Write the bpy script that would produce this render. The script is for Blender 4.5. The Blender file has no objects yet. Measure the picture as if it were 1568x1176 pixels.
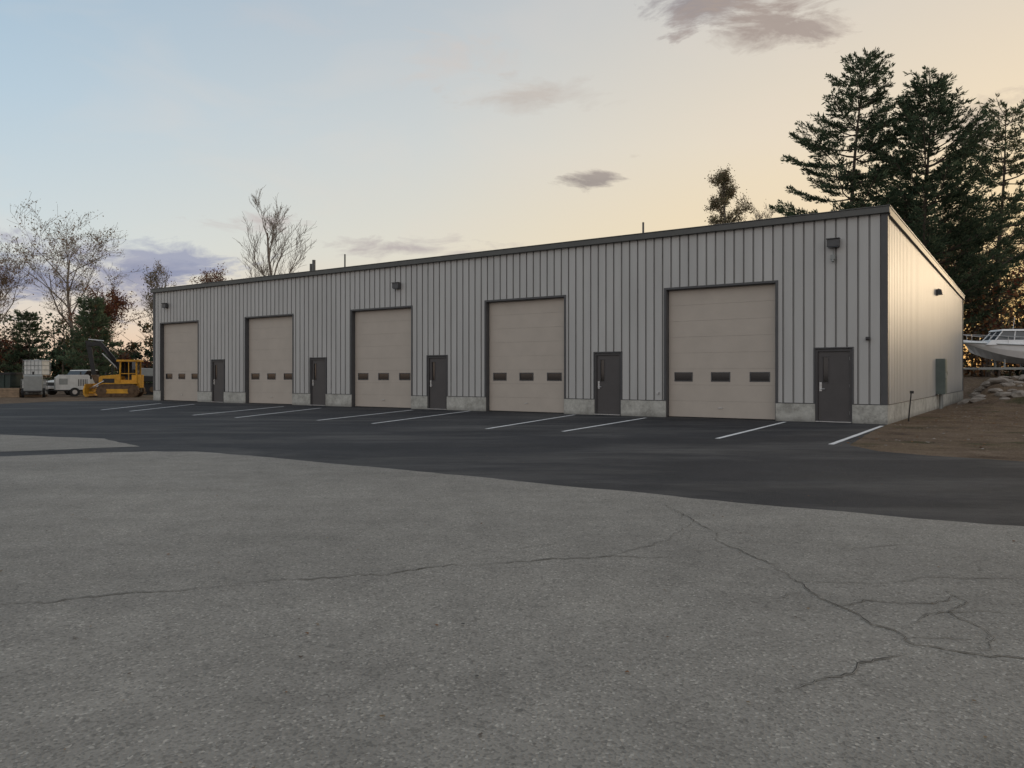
import bpy, math, random
import numpy as np
from mathutils import Vector, Matrix, noise as mnoise
R=math.radians
scene=bpy.context.scene
def lin(r,g,b):
    f=lambda c:((c/255)/12.92 if c/255<=.04045 else ((c/255+.055)/1.055)**2.4)
    return (f(r),f(g),f(b),1)
# ---------------------------------------------------------------- materials
def newmat(name):
    m=bpy.data.materials.new(name); m.use_nodes=True
    return m,m.node_tree,m.node_tree.nodes['Principled BSDF']
def mat(name,c,rough=.6,metal=0,var=.12,scale=3.0,bump=0,bscale=40,spec=.5,stretch=(1,1,1),detail=4,transl=0):
    m,t,b=newmat(name)
    b.inputs['Roughness'].default_value=rough; b.inputs['Metallic'].default_value=metal
    b.inputs['Specular IOR Level'].default_value=spec
    tc=t.nodes.new('ShaderNodeTexCoord'); mp=t.nodes.new('ShaderNodeMapping'); mp.inputs['Scale'].default_value=stretch
    t.links.new(tc.outputs['Object'],mp.inputs[0])
    n=t.nodes.new('ShaderNodeTexNoise'); n.inputs['Scale'].default_value=scale; n.inputs['Detail'].default_value=detail
    t.links.new(mp.outputs[0],n.inputs[0])
    r=t.nodes.new('ShaderNodeValToRGB')
    r.color_ramp.elements[0].position=.3; r.color_ramp.elements[1].position=.7
    r.color_ramp.elements[0].color=(c[0]*(1-var),c[1]*(1-var),c[2]*(1-var),1)
    r.color_ramp.elements[1].color=(min(1,c[0]*(1+var)),min(1,c[1]*(1+var)),min(1,c[2]*(1+var)),1)
    t.links.new(n.outputs[0],r.inputs[0]); t.links.new(r.outputs[0],b.inputs['Base Color'])
    if bump:
        n2=t.nodes.new('ShaderNodeTexNoise'); n2.inputs['Scale'].default_value=bscale; n2.inputs['Detail'].default_value=3
        t.links.new(mp.outputs[0],n2.inputs[0])
        bp=t.nodes.new('ShaderNodeBump'); bp.inputs['Strength'].default_value=bump; bp.inputs['Distance'].default_value=.01
        t.links.new(n2.outputs[0],bp.inputs['Height']); t.links.new(bp.outputs[0],b.inputs['Normal'])
    if transl:
        tr=t.nodes.new('ShaderNodeBsdfTranslucent'); t.links.new(r.outputs[0],tr.inputs[0])
        df=t.nodes.new('ShaderNodeBsdfDiffuse'); t.links.new(r.outputs[0],df.inputs[0])
        mx=t.nodes.new('ShaderNodeMixShader'); mx.inputs[0].default_value=transl
        t.links.new(df.outputs[0],mx.inputs[1]); t.links.new(tr.outputs[0],mx.inputs[2])
        t.links.new(mx.outputs[0],t.nodes['Material Output'].inputs[0])
    return m
def N(t,ty,**k):
    n=t.nodes.new(ty)
    for a,v in k.items(): setattr(n,a,v)
    return n
def ramp(t,src,stops):
    r=t.nodes.new('ShaderNodeValToRGB'); e=r.color_ramp.elements
    while len(e)<len(stops): e.new(.5)
    for i,(p,c) in enumerate(stops):
        e[i].position=p; e[i].color=c if isinstance(c,tuple) else (c,c,c,1)
    t.links.new(src,r.inputs[0]); return r.outputs[0]
def mixc(t,f,a,b,bt='MIX'):
    m=t.nodes.new('ShaderNodeMix'); m.data_type='RGBA'; m.blend_type=bt
    for i,v in ((0,f),(6,a),(7,b)):
        if isinstance(v,(int,float)): m.inputs[i].default_value=v
        elif isinstance(v,tuple): m.inputs[i].default_value=v
        else: t.links.new(v,m.inputs[i])
    return m.outputs[2]
def noisen(t,co,scale,detail=4,rough=.5,dist=0,mp=None):
    n=t.nodes.new('ShaderNodeTexNoise'); n.inputs['Scale'].default_value=scale; n.inputs['Detail'].default_value=detail
    n.inputs['Roughness'].default_value=rough; n.inputs['Distortion'].default_value=dist
    if mp:
        m=t.nodes.new('ShaderNodeMapping'); m.inputs['Scale'].default_value=mp[0]; m.inputs['Rotation'].default_value=mp[1]
        t.links.new(co,m.inputs[0]); co=m.outputs[0]
    t.links.new(co,n.inputs[0]); return n.outputs[0]

def asphalt(name,base,dark,light,speck,rough,spec,dust=0,streak=.07):
    m,t,b=newmat(name)
    tc=t.nodes.new('ShaderNodeTexCoord').outputs['Object']
    big=noisen(t,tc,.3,4,.6)
    c=ramp(t,big,[(.3,dark),(.52,base),(.72,light)])
    mid=noisen(t,tc,2.5,4,.65)
    c=mixc(t,1,c,ramp(t,mid,[(.3,.88),(.7,1.10)]),'MULTIPLY')
    v=N(t,'ShaderNodeTexVoronoi'); v.inputs['Scale'].default_value=85; t.links.new(tc,v.inputs['Vector'])
    sp=ramp(t,v.outputs['Color'],[(.12,1-speck),(.5,1.0),(.78,1.0),(.93,1+speck*1.6)])
    c=mixc(t,1,c,sp,'MULTIPLY')
    v2=N(t,'ShaderNodeTexVoronoi'); v2.inputs['Scale'].default_value=40; t.links.new(tc,v2.inputs['Vector'])
    c=mixc(t,1,c,ramp(t,v2.outputs['Color'],[(.1,1-speck*.6),(.25,1.0),(.93,1.0),(.98,1+speck*1.4)]),'MULTIPLY')
    st=noisen(t,tc,1.0,3,.6,0,((.16,.9,1),(0,0,R(20))))
    c=mixc(t,1,c,ramp(t,st,[(.35,1-streak),(.65,1+streak)]),'MULTIPLY')
    o=noisen(t,tc,1.3,2,.5)
    c=mixc(t,1,c,ramp(t,o,[(.2,.7),(.28,1.0)]),'MULTIPLY')
    if dust:
        d=noisen(t,tc,.3,5,.75,.4,((.5,1.6,1),(0,0,R(8))))
        c=mixc(t,ramp(t,d,[(.46,0.0),(.74,dust)]),c,(.2,.19,.178,1))
    t.links.new(c,b.inputs['Base Color'])
    b.inputs['Roughness'].default_value=rough; b.inputs['Specular IOR Level'].default_value=spec
    bp=N(t,'ShaderNodeBump'); bp.inputs['Strength'].default_value=.7; bp.inputs['Distance'].default_value=.008
    t.links.new(v.outputs['Distance'],bp.inputs['Height']); t.links.new(bp.outputs[0],b.inputs['Normal'])
    return m
M={}
M['old']=asphalt('old_asphalt',(.27,.255,.23,1),(.232,.219,.198,1),(.315,.296,.265,1),.36,.85,.25)
M['new']=asphalt('new_asphalt',(.034,.034,.038,1),(.025,.0255,.029,1),(.05,.049,.05,1),.3,.75,.25,.42,.16)
M['paint']=mat('road_paint',(.72,.72,.72),.6,0,.2,6,.2,60)
M['crack']=mat('crack_fill',(.055,.052,.048),.9)
M['crackl']=mat('crack_edge',(.33,.31,.275),.9)
M['siding']=mat('metal_siding',(.455,.448,.433),.42,.0,.07,1.6,.25,2.2,stretch=(1,1,.2))
M['groove_shade']=mat('siding_groove_shade',(.29,.285,.275),.5,.0,.06,1.6,0)  # darker siding colour, paints the shade of the ribs into the recesses
M['trim']=mat('dark_trim',(.07,.07,.073),.45,0,.1)
M['fascia']=mat('fascia_metal',(.085,.085,.08),.45,0,.1)
M['roof']=mat('roof_metal',(.25,.25,.25),.5)
M['garage']=mat('garage_door_paint',(.475,.418,.36),.55,0,.04,2,.15,120)
M['gap']=mat('door_joint',(.3,.265,.23),.8)
M['door']=mat('steel_door_paint',(.068,.062,.062),.45,0,.06)
M['frame']=mat('door_frame_paint',(.05,.047,.048),.45)
M['glass']=mat('dark_glass',(.012,.013,.015),.06,0,.02,spec=.8)
M['lglass']=mat('pale_glass',(.05,.06,.07),.08,0,.02,spec=.9)
M['steel']=mat('brushed_steel',(.55,.55,.55),.35,.8)
M['rubber']=mat('rubber',(.02,.02,.02),.8)
M['black']=mat('black_paint',(.015,.015,.016),.5)
M['yellow']=mat('machine_yellow',(.62,.31,.02),.5,0,.3,2.5)
M['tracks']=mat('track_steel',(.13,.08,.045),.7,.2,.4,5)
M['white']=mat('white_gelcoat',(.82,.82,.82),.3,0,.04)
M['whitew']=mat('white_plastic',(.6,.6,.58),.6,0,.15,3)
M['grayp']=mat('gray_paint',(.27,.28,.27),.5,0,.12,3)
M['greenb']=mat('utility_green_gray',(.12,.15,.14),.5,0,.1)
M['wood']=mat('pallet_wood',(.28,.2,.13),.8,0,.25,5)
M['dumpg']=mat('dark_green_steel',(.02,.035,.03),.6,0,.3,3)
M['bottom']=mat('boat_bottom_gray',(.42,.44,.46),.5)
M['rock']=mat('granite_rock',(.27,.24,.21),.9,0,.35,3,.8,9)
def concrete():
    m,t,b=newmat('concrete')
    tc=t.nodes.new('ShaderNodeTexCoord').outputs['Object']
    c=ramp(t,noisen(t,tc,1.7,6,.7),[(.3,(.26,.25,.225,1)),(.5,(.45,.44,.40,1)),(.7,(.55,.54,.50,1))])
    c=mixc(t,1,c,ramp(t,noisen(t,tc,14,4,.7),[(.3,.8),(.6,1.05)]),'MULTIPLY')
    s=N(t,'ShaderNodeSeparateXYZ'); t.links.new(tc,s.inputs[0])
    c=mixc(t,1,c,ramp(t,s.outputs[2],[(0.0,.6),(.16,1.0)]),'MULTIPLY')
    t.links.new(c,b.inputs['Base Color']); b.inputs['Roughness'].default_value=.9
    bp=N(t,'ShaderNodeBump'); bp.inputs['Strength'].default_value=.4; bp.inputs['Distance'].default_value=.01
    t.links.new(noisen(t,tc,30,4),bp.inputs['Height']); t.links.new(bp.outputs[0],b.inputs['Normal'])
    return m
M['conc']=concrete()
def terrain_mat():
    m,t,b=newmat('dirt_and_grass')
    tc=t.nodes.new('ShaderNodeTexCoord').outputs['Object']
    dirt=ramp(t,noisen(t,tc,.9,6,.75),[(.3,(.085,.06,.045,1)),(.5,(.17,.125,.092,1)),(.7,(.26,.2,.15,1))])
    straw=ramp(t,noisen(t,tc,9,4,.7),[(.3,(.14,.10,.068,1)),(.7,(.27,.205,.135,1))])
    grass=ramp(t,noisen(t,tc,6,4,.7),[(.3,(.035,.04,.02,1)),(.7,(.10,.098,.05,1))])
    c=mixc(t,ramp(t,noisen(t,tc,.5,5,.75),[(.47,0.0),(.6,.7)]),dirt,straw)
    c=mixc(t,ramp(t,noisen(t,tc,.3,5,.7),[(.55,0.0),(.64,.8)]),c,grass)
    c=mixc(t,1,c,ramp(t,noisen(t,tc,25,3,.8),[(.35,.5),(.65,1.4)]),'MULTIPLY')
    t.links.new(c,b.inputs['Base Color']); b.inputs['Roughness'].default_value=1; b.inputs['Specular IOR Level'].default_value=.1
    bp=N(t,'ShaderNodeBump'); bp.inputs['Strength'].default_value=1; bp.inputs['Distance'].default_value=.08
    t.links.new(noisen(t,tc,10,5,.75),bp.inputs['Height']); t.links.new(bp.outputs[0],b.inputs['Normal'])
    return m
M['terrain']=terrain_mat()
M['bark']=mat('bark',(.10,.078,.062),.95,0,.3,4)
M['barkl']=mat('pale_bark',(.24,.205,.17),.95,0,.25,4)
def leafm(n,c,v=.35): return mat(n,c,.8,0,v,.8,spec=.15,transl=.45,detail=2)
M['pineA']=leafm('pine_needles_dark',(.048,.075,.05))
M['pineB']=leafm('pine_needles',(.085,.122,.075))
M['pineC']=leafm('pine_needles_light',(.14,.17,.10))
M['redA']=leafm('red_leaves',(.17,.06,.045)); M['redB']=leafm('russet_leaves',(.24,.125,.065))
M['tanA']=leafm('tan_leaves',(.28,.21,.14)); M['tanB']=leafm('olive_leaves',(.17,.16,.095))
# ---------------------------------------------------------------- mesh builder
class MB:
    def __init__(s): s.v=[];s.f=[];s.m=[];s.mats=[]
    def mi(s,k):
        if k not in s.mats: s.mats.append(k)
        return s.mats.index(k)
    def add(s,vs,fs,k):
        o=len(s.v); s.v+= [tuple(v) for v in vs]; i=s.mi(k)
        for f in fs: s.f.append(tuple(o+j for j in f)); s.m.append(i)
    def box(s,x0,x1,y0,y1,z0,z1,k,M4=None):
        vs=[Vector((x,y,z)) for z in (z0,z1) for y in (y0,y1) for x in (x0,x1)]
        if M4: vs=[M4@v for v in vs]
        s.add(vs,[(0,2,3,1),(4,5,7,6),(0,1,5,4),(2,6,7,3),(0,4,6,2),(1,3,7,5)],k)
    def tube(s,pts,rad,n,k,cap=True):
        pts=[Vector(p) for p in pts]; vs=[];L=len(pts)
        for i,p in enumerate(pts):
            d=(pts[min(i+1,L-1)]-pts[max(i-1,0)])
            if d.length<1e-9: d=Vector((0,0,1))
            d.normalize(); a=d.cross(Vector((0,0,1)) if abs(d.z)<.9 else Vector((1,0,0))).normalized(); b=d.cross(a)
            r=rad[i] if hasattr(rad,'__len__') else rad
            for j in range(n):
                w=2*math.pi*j/n; vs.append(p+a*(r*math.cos(w))+b*(r*math.sin(w)))
        fs=[(i*n+j,i*n+(j+1)%n,(i+1)*n+(j+1)%n,(i+1)*n+j) for i in range(L-1) for j in range(n)]
        if cap: fs+= [tuple(range(n-1,-1,-1)),tuple((L-1)*n+j for j in range(n))]
        s.add(vs,fs,k)
    def prism(s,prof,y0,y1,k,M4=None):
        n=len(prof); vs=[Vector((x,y,z)) for y in (y0,y1) for x,z in prof]
        if M4: vs=[M4@v for v in vs]
        s.add(vs,[(i,(i+1)%n,n+(i+1)%n,n+i) for i in range(n)]+[tuple(range(n-1,-1,-1)),tuple(range(n,2*n))],k)
    def build(s,name,parent=None,bevel=0,smooth=False,loc=None,rotz=0,extra=None):
        me=bpy.data.meshes.new(name)
        me.from_pydata(s.v,[],s.f)
        for k in s.mats: me.materials.append(M[k])
        me.polygons.foreach_set('material_index',s.m)
        if smooth: me.polygons.foreach_set('use_smooth',[True]*len(s.f))
        me.update()
        o=bpy.data.objects.new(name,me); scene.collection.objects.link(o)
        if parent: o.parent=parent
        if loc: o.location=loc
        o.rotation_euler[2]=rotz
        if bevel:
            b=o.modifiers.new('b','BEVEL'); b.width=bevel; b.segments=2; b.limit_method='ANGLE'
        return o
def empty(name,loc=(0,0,0),rotz=0):
    e=bpy.data.objects.new(name,None); scene.collection.objects.link(e); e.location=loc; e.rotation_euler[2]=rotz; e.empty_display_size=.3
    return e
# ---------------------------------------------------------------- site geometry
C=(10.72,22.0); A=(-.8233,.5675); B=(.5675,.8233)
def ts(x,y): dx,dy=x-C[0],y-C[1]; return dx*A[0]+dy*A[1], dx*B[0]+dy*B[1]
def sm(x): x=max(0,min(1,x)); return x*x*(3-2*x)
def hgt(x,y):
    t,s=ts(x,y)
    h=1.25*sm((s-11)/10)*sm((-t-.4)/1.6) if t<0 else 0
    if s>25.6: h=max(h,1.25*sm((s-25.8)/4))*1.0 if t<30 else h
    h+=1.0*sm((y-56)/30)
    if t<-.6 and s>-3: h+=.09*mnoise.noise(Vector((x*.6,y*.6,0)))*sm((-t-.6)/1.5)*sm((s+3)/4)+.05*mnoise.noise(Vector((x*1.9,y*1.9,3)))*sm((-t-.6)/1.5)*sm((s+2)/4)+.03*sm((-t-.6)/2)*sm((s+3)/3)
    return h
def terrain():
    def ax(lo,hi,st):
        a=list(np.arange(lo,hi+.01,st)); e=[];d=st*1.5;c=hi
        while c<900: c+=d; d*=1.35; e.append(c)
        w=[];d=st*1.5;c=lo
        while c>-900: c-=d; d*=1.35; w.append(c)
        return w[::-1]+a+e
    xs=ax(-60,5,1.2); xs=[x for x in xs if x<=5]+[x for x in ax(5.3,60,.35) if x>5.2]; ys=ax(-10,90,.6)
    vs=[(x,y,hgt(x,y)) for y in ys for x in xs]; n=len(xs)
    fs=[(j*n+i,j*n+i+1,(j+1)*n+i+1,(j+1)*n+i) for j in range(len(ys)-1) for i in range(n-1)]
    b=MB(); b.add(vs,fs,'terrain'); b.build('ground',smooth=True)
terrain()
import bmesh
def sheet(name,pts,z,k,jit=0,seg=.4,seed=1):
    rnd=random.Random(seed); P=[]
    for i,p in enumerate(pts):
        q=pts[(i+1)%len(pts)]; L=math.dist(p,q); n=max(1,int(L/seg)) if jit and L<26 else 1
        for j in range(n):
            u=j/n; x=p[0]+(q[0]-p[0])*u; y=p[1]+(q[1]-p[1])*u
            if jit and j:
                w=mnoise.noise(Vector((x*.7,y*.7,seed)))*jit*1.5+rnd.uniform(-jit,jit)*.4; y+=w; x+=w*.3
            P.append((x,y,z))
    bm=bmesh.new(); f=bm.faces.new([bm.verts.new(p) for p in P]); f.normal_update()
    if f.normal.z<0: f.normal_flip()
    bmesh.ops.triangulate(bm,faces=[f]); me=bpy.data.meshes.new(name); bm.to_mesh(me); bm.free()
    me.materials.append(M[k]); o=bpy.data.objects.new(name,me); scene.collection.objects.link(o); return o
sheet('new_asphalt_lot',[(10.8,22.1),(8.8,18.9),(6.75,15.4),(6.75,14.2),(7.3,13.4),(8.3,12.5),(11,11.2),(15,10.2),(24,9),(50,6),(50,-25),(-55,-25),(-55,31),(-40,33),(-30,35),(-25.3,37.3),(-24.4,41.5),(-20.6,43.6),(0,35)],.004,'new',.12,.5,3)
sheet('old_asphalt_lot',[(50,-30),(50,-2),(20,2),(8,5.5),(4.75,7.1),(3.92,7.5),(2.88,8.16),(1.66,9.06),(.14,10.1),(-1.8,11.5),(-4.3,13.2),(-5.79,14.1),(-6.6,14.15),(-7.46,13.86),(-8.9,13.2),(-14,11.5),(-30,8),(-55,4),(-55,-30)],.008,'old',.05,.25,5)
sheet('old_asphalt_patch',[(-7.3,15.1),(-9,17.0),(-11.9,18.1),(-18,19.5),(-30,21),(-30,14),(-18,13.2),(-12,13.6),(-9.2,14.1)],.008,'old',.07,.3,7)
pl=[((6.45,15.56),(10.25,21.3)),((4.53,17.0),(8.2,23.1)),((1.27,19.17),(4.4,25.3)),((-.665,20.1),(2.25,27.4)),((-4.05,22.3),(-1.65,30.3)),((-6.05,23.9),(-4.0,31.1)),((-9.13,25.4),(-8.2,33)),((-11.2,27),(-10.3,34.7)),((-14.9,30),(-15.4,37.3)),((-16.6,31.1),(-17.6,38.6))]
b=MB()
for i,(p,q) in enumerate(pl):
    d=Vector((q[0]-p[0],q[1]-p[1],0)).normalized(); nn=Vector((-d.y,d.x,0))*.055
    n=14; vs=[]
    for j in range(n+1):
        c=Vector((p[0]+(q[0]-p[0])*j/n,p[1]+(q[1]-p[1])*j/n,.0085))
        w=1+random.Random(i*50+j).uniform(-.08,.08); vs+=[c-nn*w,c+nn*w]
    b.add(vs,[(2*j,2*j+2,2*j+3,2*j+1) for j in range(n)],'paint')
b.build('parking_lines')
def crack(b,pts,w,seed,amp=.07):
    rnd=random.Random(seed); P=[]
    for p,q in zip(pts[:-1],pts[1:]):
        L=math.dist(p,q); n=max(2,int(L/.04))
        for j in range(n):
            x=p[0]+(q[0]-p[0])*j/n; y=p[1]+(q[1]-p[1])*j/n
            P.append((x+mnoise.noise(Vector((x*3,y*3,seed)))*amp+mnoise.noise(Vector((x*11,y*11,seed)))*.04+rnd.uniform(-.008,.008),y+mnoise.noise(Vector((x*3,y*3,seed+9)))*amp+mnoise.noise(Vector((x*11,y*11,seed+5)))*.05+rnd.uniform(-.012,.012)))
    for z,k,ww in ((.0115,'crackl',1.9),(.0145,'crack',1)):
        vs=[];n=len(P)
        rnd=random.Random(seed+3)
        for i,(x,y) in enumerate(P):
            a=P[max(0,i-1)];c=P[min(n-1,i+1)];d=Vector((c[0]-a[0],c[1]-a[1],0)).normalized()
            g=max(.32,min(1,.7+1.3*mnoise.noise(Vector((x*2.1,y*2.1,seed+20)))))
            h=w*ww*(.35+.65*rnd.random())*g*min(1,(i+1)/6,(n-i)/6)/2
            vs+=[(x-d.y*h,y+d.x*h,z),(x+d.y*h,y-d.x*h,z)]
        b.add(vs,[(2*i,2*i+1,2*i+3,2*i+2) for i in range(n-1)],k)
b=MB()
crack(b,[(-4.6,4.4),(-3.1,4.65),(-2.14,5.0),(-1.15,5.32),(-.16,5.69),(.74,5.93),(1.3,5.8)],.011,1)
crack(b,[(1.66,8.3),(1.75,7.2),(1.8,6.2),(1.87,5.55),(1.93,5.0),(2.0,4.4),(2.08,3.97),(2.3,3.85),(2.6,3.8),(3.4,3.9)],.011,2)
crack(b,[(.74,5.93),(1.3,6.5),(1.66,7.2),(1.72,8.0)],.006,3)
crack(b,[(1.1,3.35),(1.4,3.5),(1.7,3.7),(2.05,3.9)],.010,4)
crack(b,[(1.9,5.2),(2.4,5.1),(3.0,5.3),(3.8,5.2)],.008,5)
crack(b,[(2.08,4.2),(2.5,4.5),(3.1,4.5)],.009,6)
crack(b,[(1.5,4.75),(1.75,4.9),(1.9,4.85)],.009,7)
crack(b,[(-.9,5.45),(-.2,6.1),(.7,6.5)],.004,8)
crack(b,[(2.3,3.85),(2.4,3.3),(2.2,2.8)],.006,9)
crack(b,[(2.2,6.5),(2.8,6.2),(3.6,6.4)],.006,10)
crack(b,[(1.9,4.6),(2.2,4.75),(2.6,4.7),(3.2,4.95)],.007,12)
crack(b,[(2.3,3.85),(2.55,4.1),(2.6,4.5),(2.75,4.7),(2.8,5.2)],.007,13)
crack(b,[(2.1,4.1),(2.4,4.05),(2.6,4.1),(2.9,4.0)],.007,14)
b.build('asphalt_cracks')
def scatter(name,n,area,size,keys,seed,zf,cond=lambda x,y:True):
    rnd=random.Random(seed); b=MB()
    while n>0:
        x=rnd.uniform(area[0],area[1]); y=rnd.uniform(area[2],area[3])
        if not cond(x,y): continue
        n-=1; s=size*rnd.uniform(.3,1.3); a=rnd.uniform(0,6.3); z=zf(x,y)
        pts=[(x+s*math.cos(a+i*1.257)*rnd.uniform(.5,1),y+s*math.sin(a+i*1.257)*rnd.uniform(.5,1),z+rnd.uniform(.004,.004+s*.5)) for i in range(5)]
        b.add(pts+[(x,y,z+s*.5)],[(i,(i+1)%5,5) for i in range(5)],rnd.choice(keys))
    return b.build(name)
scatter('fallen_leaves',420,(-9,8,2,14),.013,['crack','redB','tanA','bark'],4,lambda x,y:.009)
scatter('loose_gravel',2600,(6,26,10,36),.04,['rock','tanA','redB','rock','bark'],5,lambda x,y:hgt(x,y),lambda x,y: ts(x,y)[0]<-.2 and (x>8.8 or y>15) and (x-6.75)*.3+y>14)
# ---------------------------------------------------------------- building
ang=-math.atan2(.5675,.8233)
BLD=empty('metal_warehouse_building',(C[0],C[1],0),ang)
LEN=37.5; DEP=25.4; ZF=6.05; ZC=.56
ztop=lambda s: ZF-.37*s/DEP
gar=[(3.12,6.74),(10.7,14.25),(18.15,21.7),(25.69,29.25),(33.3,36.8)]
men=[(.92,1.96),(8.41,9.45),(16.22,17.26),(23.38,24.44),(31.02,32.06)]
GZ=4.27; MZ=2.2
def profile(t0,t1,sp=.305,h=-.045,w1=.029,w2=.019):
    k=int(t0/sp)-1; P=[]
    while k*sp<t1+sp:
        c=(k+.5)*sp; P+= [(c-w1,0),(c-w2,h),(c+w2,h),(c+w1,0)]; k+=1
    def ev(t):
        for (a,x),(c,y) in zip(P[:-1],P[1:]):
            if a<=t<=c: return x+(y-x)*(t-a)/(c-a) if c>a else x
        return 0
    return [(t0,ev(t0))]+[p for p in P if t0<p[0]<t1]+[(t1,ev(t1))]
b=MB()
def strips(pr,fn,flip):
    for (a,ha),(c,hc) in zip(pr[:-1],pr[1:]):
        k='siding' if ha>-.001 and hc>-.001 else 'groove_shade'
        va=fn(a,ha); vc=fn(c,hc); vs=[va[0],va[1],vc[0],vc[1]]
        b.add(vs,[(0,1,3,2) if flip else (0,2,3,1)],k)
def fs_(t0,t1,z0,z1): strips(profile(t0,t1),lambda t,h:((-t,-h,z0),(-t,-h,z1)),True)
ops=sorted([(a,c,GZ) for a,c in gar]+[(a,c,MZ) for a,c in men])
cur=0
for a,c,z in ops:
    fs_(cur,a,ZC,ZF); fs_(a,c,z,ZF); cur=c
fs_(cur,LEN,ZC,ZF)
def sd_(x0,sgn): strips(profile(0,DEP),lambda s,h:((x0+sgn*h,s,ZC),(x0+sgn*h,s,ztop(s))),False)
sd_(0,1); sd_(-LEN,-1)
b.add([(0,DEP,0),(-LEN,DEP,0),(-LEN,DEP,ztop(DEP)),(0,DEP,ztop(DEP))],[(0,1,2,3)],'siding')
b.build('siding',BLD)
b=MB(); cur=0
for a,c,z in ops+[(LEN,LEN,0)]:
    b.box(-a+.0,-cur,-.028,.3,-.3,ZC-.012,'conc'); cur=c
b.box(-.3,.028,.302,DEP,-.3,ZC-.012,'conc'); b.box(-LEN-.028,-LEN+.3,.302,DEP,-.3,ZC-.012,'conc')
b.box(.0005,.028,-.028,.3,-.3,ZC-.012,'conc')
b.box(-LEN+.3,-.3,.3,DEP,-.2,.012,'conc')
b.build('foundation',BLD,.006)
b=MB(); cur=0
for a,c,z in ops+[(LEN,LEN,0)]:
    b.box(-a,-cur,-.034,.06,ZC-.012,ZC+.012,'trim'); cur=c
b.box(-.05,.036,.17,DEP,ZC-.012,ZC+.012,'trim')
b.box(-.15,.03,-.03,.15,ZC+.001,ZF+.0,'trim')
b.box(-LEN-.03,-LEN+.15,-.03,.15,ZC+.001,ZF,'trim')
b.box(-.15,.03,DEP-.15,DEP+.05,ZC+.001,ztop(DEP)-.02,'trim')
def jamb(t0,t1,zt,w,dep):
    b.box(-t0-.0,-t0+w,-.022,.05,ZC+.013,zt+w,'trim')
    b.box(-t1-w,-t1,-.022,.05,ZC+.013,zt+w,'trim')
    b.box(-t1+.001,-t0-.001,-.022,.05,zt,zt+w,'trim')
    b.box(-t1-.012,-t1+.02,.0,dep,.014,zt-.001,'trim'); b.box(-t0-.02,-t0+.012,.0,dep,.014,zt-.001,'trim')
    b.box(-t1+.021,-t0-.021,.051,dep,zt-.02,zt+.012,'trim')
for a,c in gar: jamb(a,c,GZ,.07,.36)
for a,c in men: jamb(a,c,MZ,.04,.14)
b.build('trim',BLD,.004)
b=MB()
b.box(-LEN-.1,.09,-.14,.0,ZF-.01,ZF+.17,'fascia')
b.box(-LEN-.12,.11,-.16,.02,ZF+.171,ZF+.2,'fascia')
b.build('eave_fascia',BLD,.008)
b=MB()
for x0,x1 in ((.002,.085),(-LEN-.085,-LEN-.002)):
    vs=[(x,s,ztop(s)+dz) for x in (x0,x1) for s in (.03,DEP+.1) for dz in (-.06,.15)]
    b.add(vs,[(0,1,3,2),(4,6,7,5),(0,4,5,1),(2,3,7,6),(1,5,7,3),(0,2,6,4)],'fascia')
    vs=[(x,s,ztop(s)+dz) for x in (x0-.02,x1+.02) for s in (.03,DEP+.12) for dz in (.152,.185)]
    b.add(vs,[(0,1,3,2),(4,6,7,5),(0,4,5,1),(2,3,7,6),(1,5,7,3),(0,2,6,4)],'siding')
b.build('rake_trim',BLD)
b=MB()
vs=[(x,s,ztop(s)+.14) for x in (-LEN,0) for s in (0.03,DEP)]
b.add(vs,[(0,2,3,1)],'roof')
for i in range(62):
    x=-i*.61-.2
    vs=[(x+dx,s,ztop(s)+.141+dz) for dx in (0,.03) for s in (.04,DEP) for dz in (0,.05)]
    b.add(vs,[(0,1,3,2),(4,6,7,5),(0,4,5,1),(2,3,7,6),(1,5,7,3)],'roof')
b.build('roof',BLD)
b=MB()
for t,s,z,r in ((9.43,4,7.5,.04),(26.4,4,7.75,.04),(28.8,4,7.65,.09),(29.25,4.2,7.5,.08)):
    b.tube([(-t,s,6.2),(-t,s,z)],r,10,'fascia'); b.tube([(-t,s,6.15),(-t,s,6.35)],r*1.8,10,'rubber')
b.build('roof_vent_pipes',BLD)
for gi,(a,c) in enumerate(gar):
    b=MB(); x0,x1=-c+.03,-a-.03; y=.20; n=8; hs=(GZ-.03)/n; W=x1-x0
    b.box(x0-.01,x1+.01,y+.0,y+.04,.014,GZ,'gap')
    for i in range(n):
        z0=.03+i*hs
        if i!=2: b.box(x0,x1,y-.02,y-.001,z0+.002,z0+hs-.002,'garage')
        else:
            wz0,wz1=z0+.13,z0+hs-.13; wl=[]
            for q in (.145,.5,.855):
                cx=x0+W*q; wl.append((cx-.30,cx+.30))
            b.box(x0,x1,y-.02,y-.001,z0+.002,wz0,'garage'); b.box(x0,x1,y-.02,y-.001,wz1,z0+hs-.002,'garage')
            e=x0
            for w0,w1 in wl:
                b.box(e,w0,y-.0195,y-.0015,wz0+.0005,wz1-.0005,'garage'); e=w1
                b.box(w0,w1,y-.012,y-.003,wz0,wz1,'glass')
                for q0,q1,r0,r1 in ((w0-.02,w1+.02,wz0-.02,wz0+.012),(w0-.02,w1+.02,wz1-.012,wz1+.02),(w0-.02,w0+.012,wz0+.013,wz1-.013),(w1-.012,w1+.02,wz0+.013,wz1-.013)):
                    b.box(q0,q1,y-.028,y-.0205,r0,r1,'trim')
            b.box(e,x1,y-.0195,y-.0015,wz0+.0005,wz1-.0005,'garage')
    b.box(x0,x1,y-.028,y-.0005,.016,.030,'rubber')
    b.box((x0+x1)/2-.07,(x0+x1)/2+.07,y-.045,y-.021,.33,.36,'steel')
    b.build('garage_door',BLD)
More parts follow.
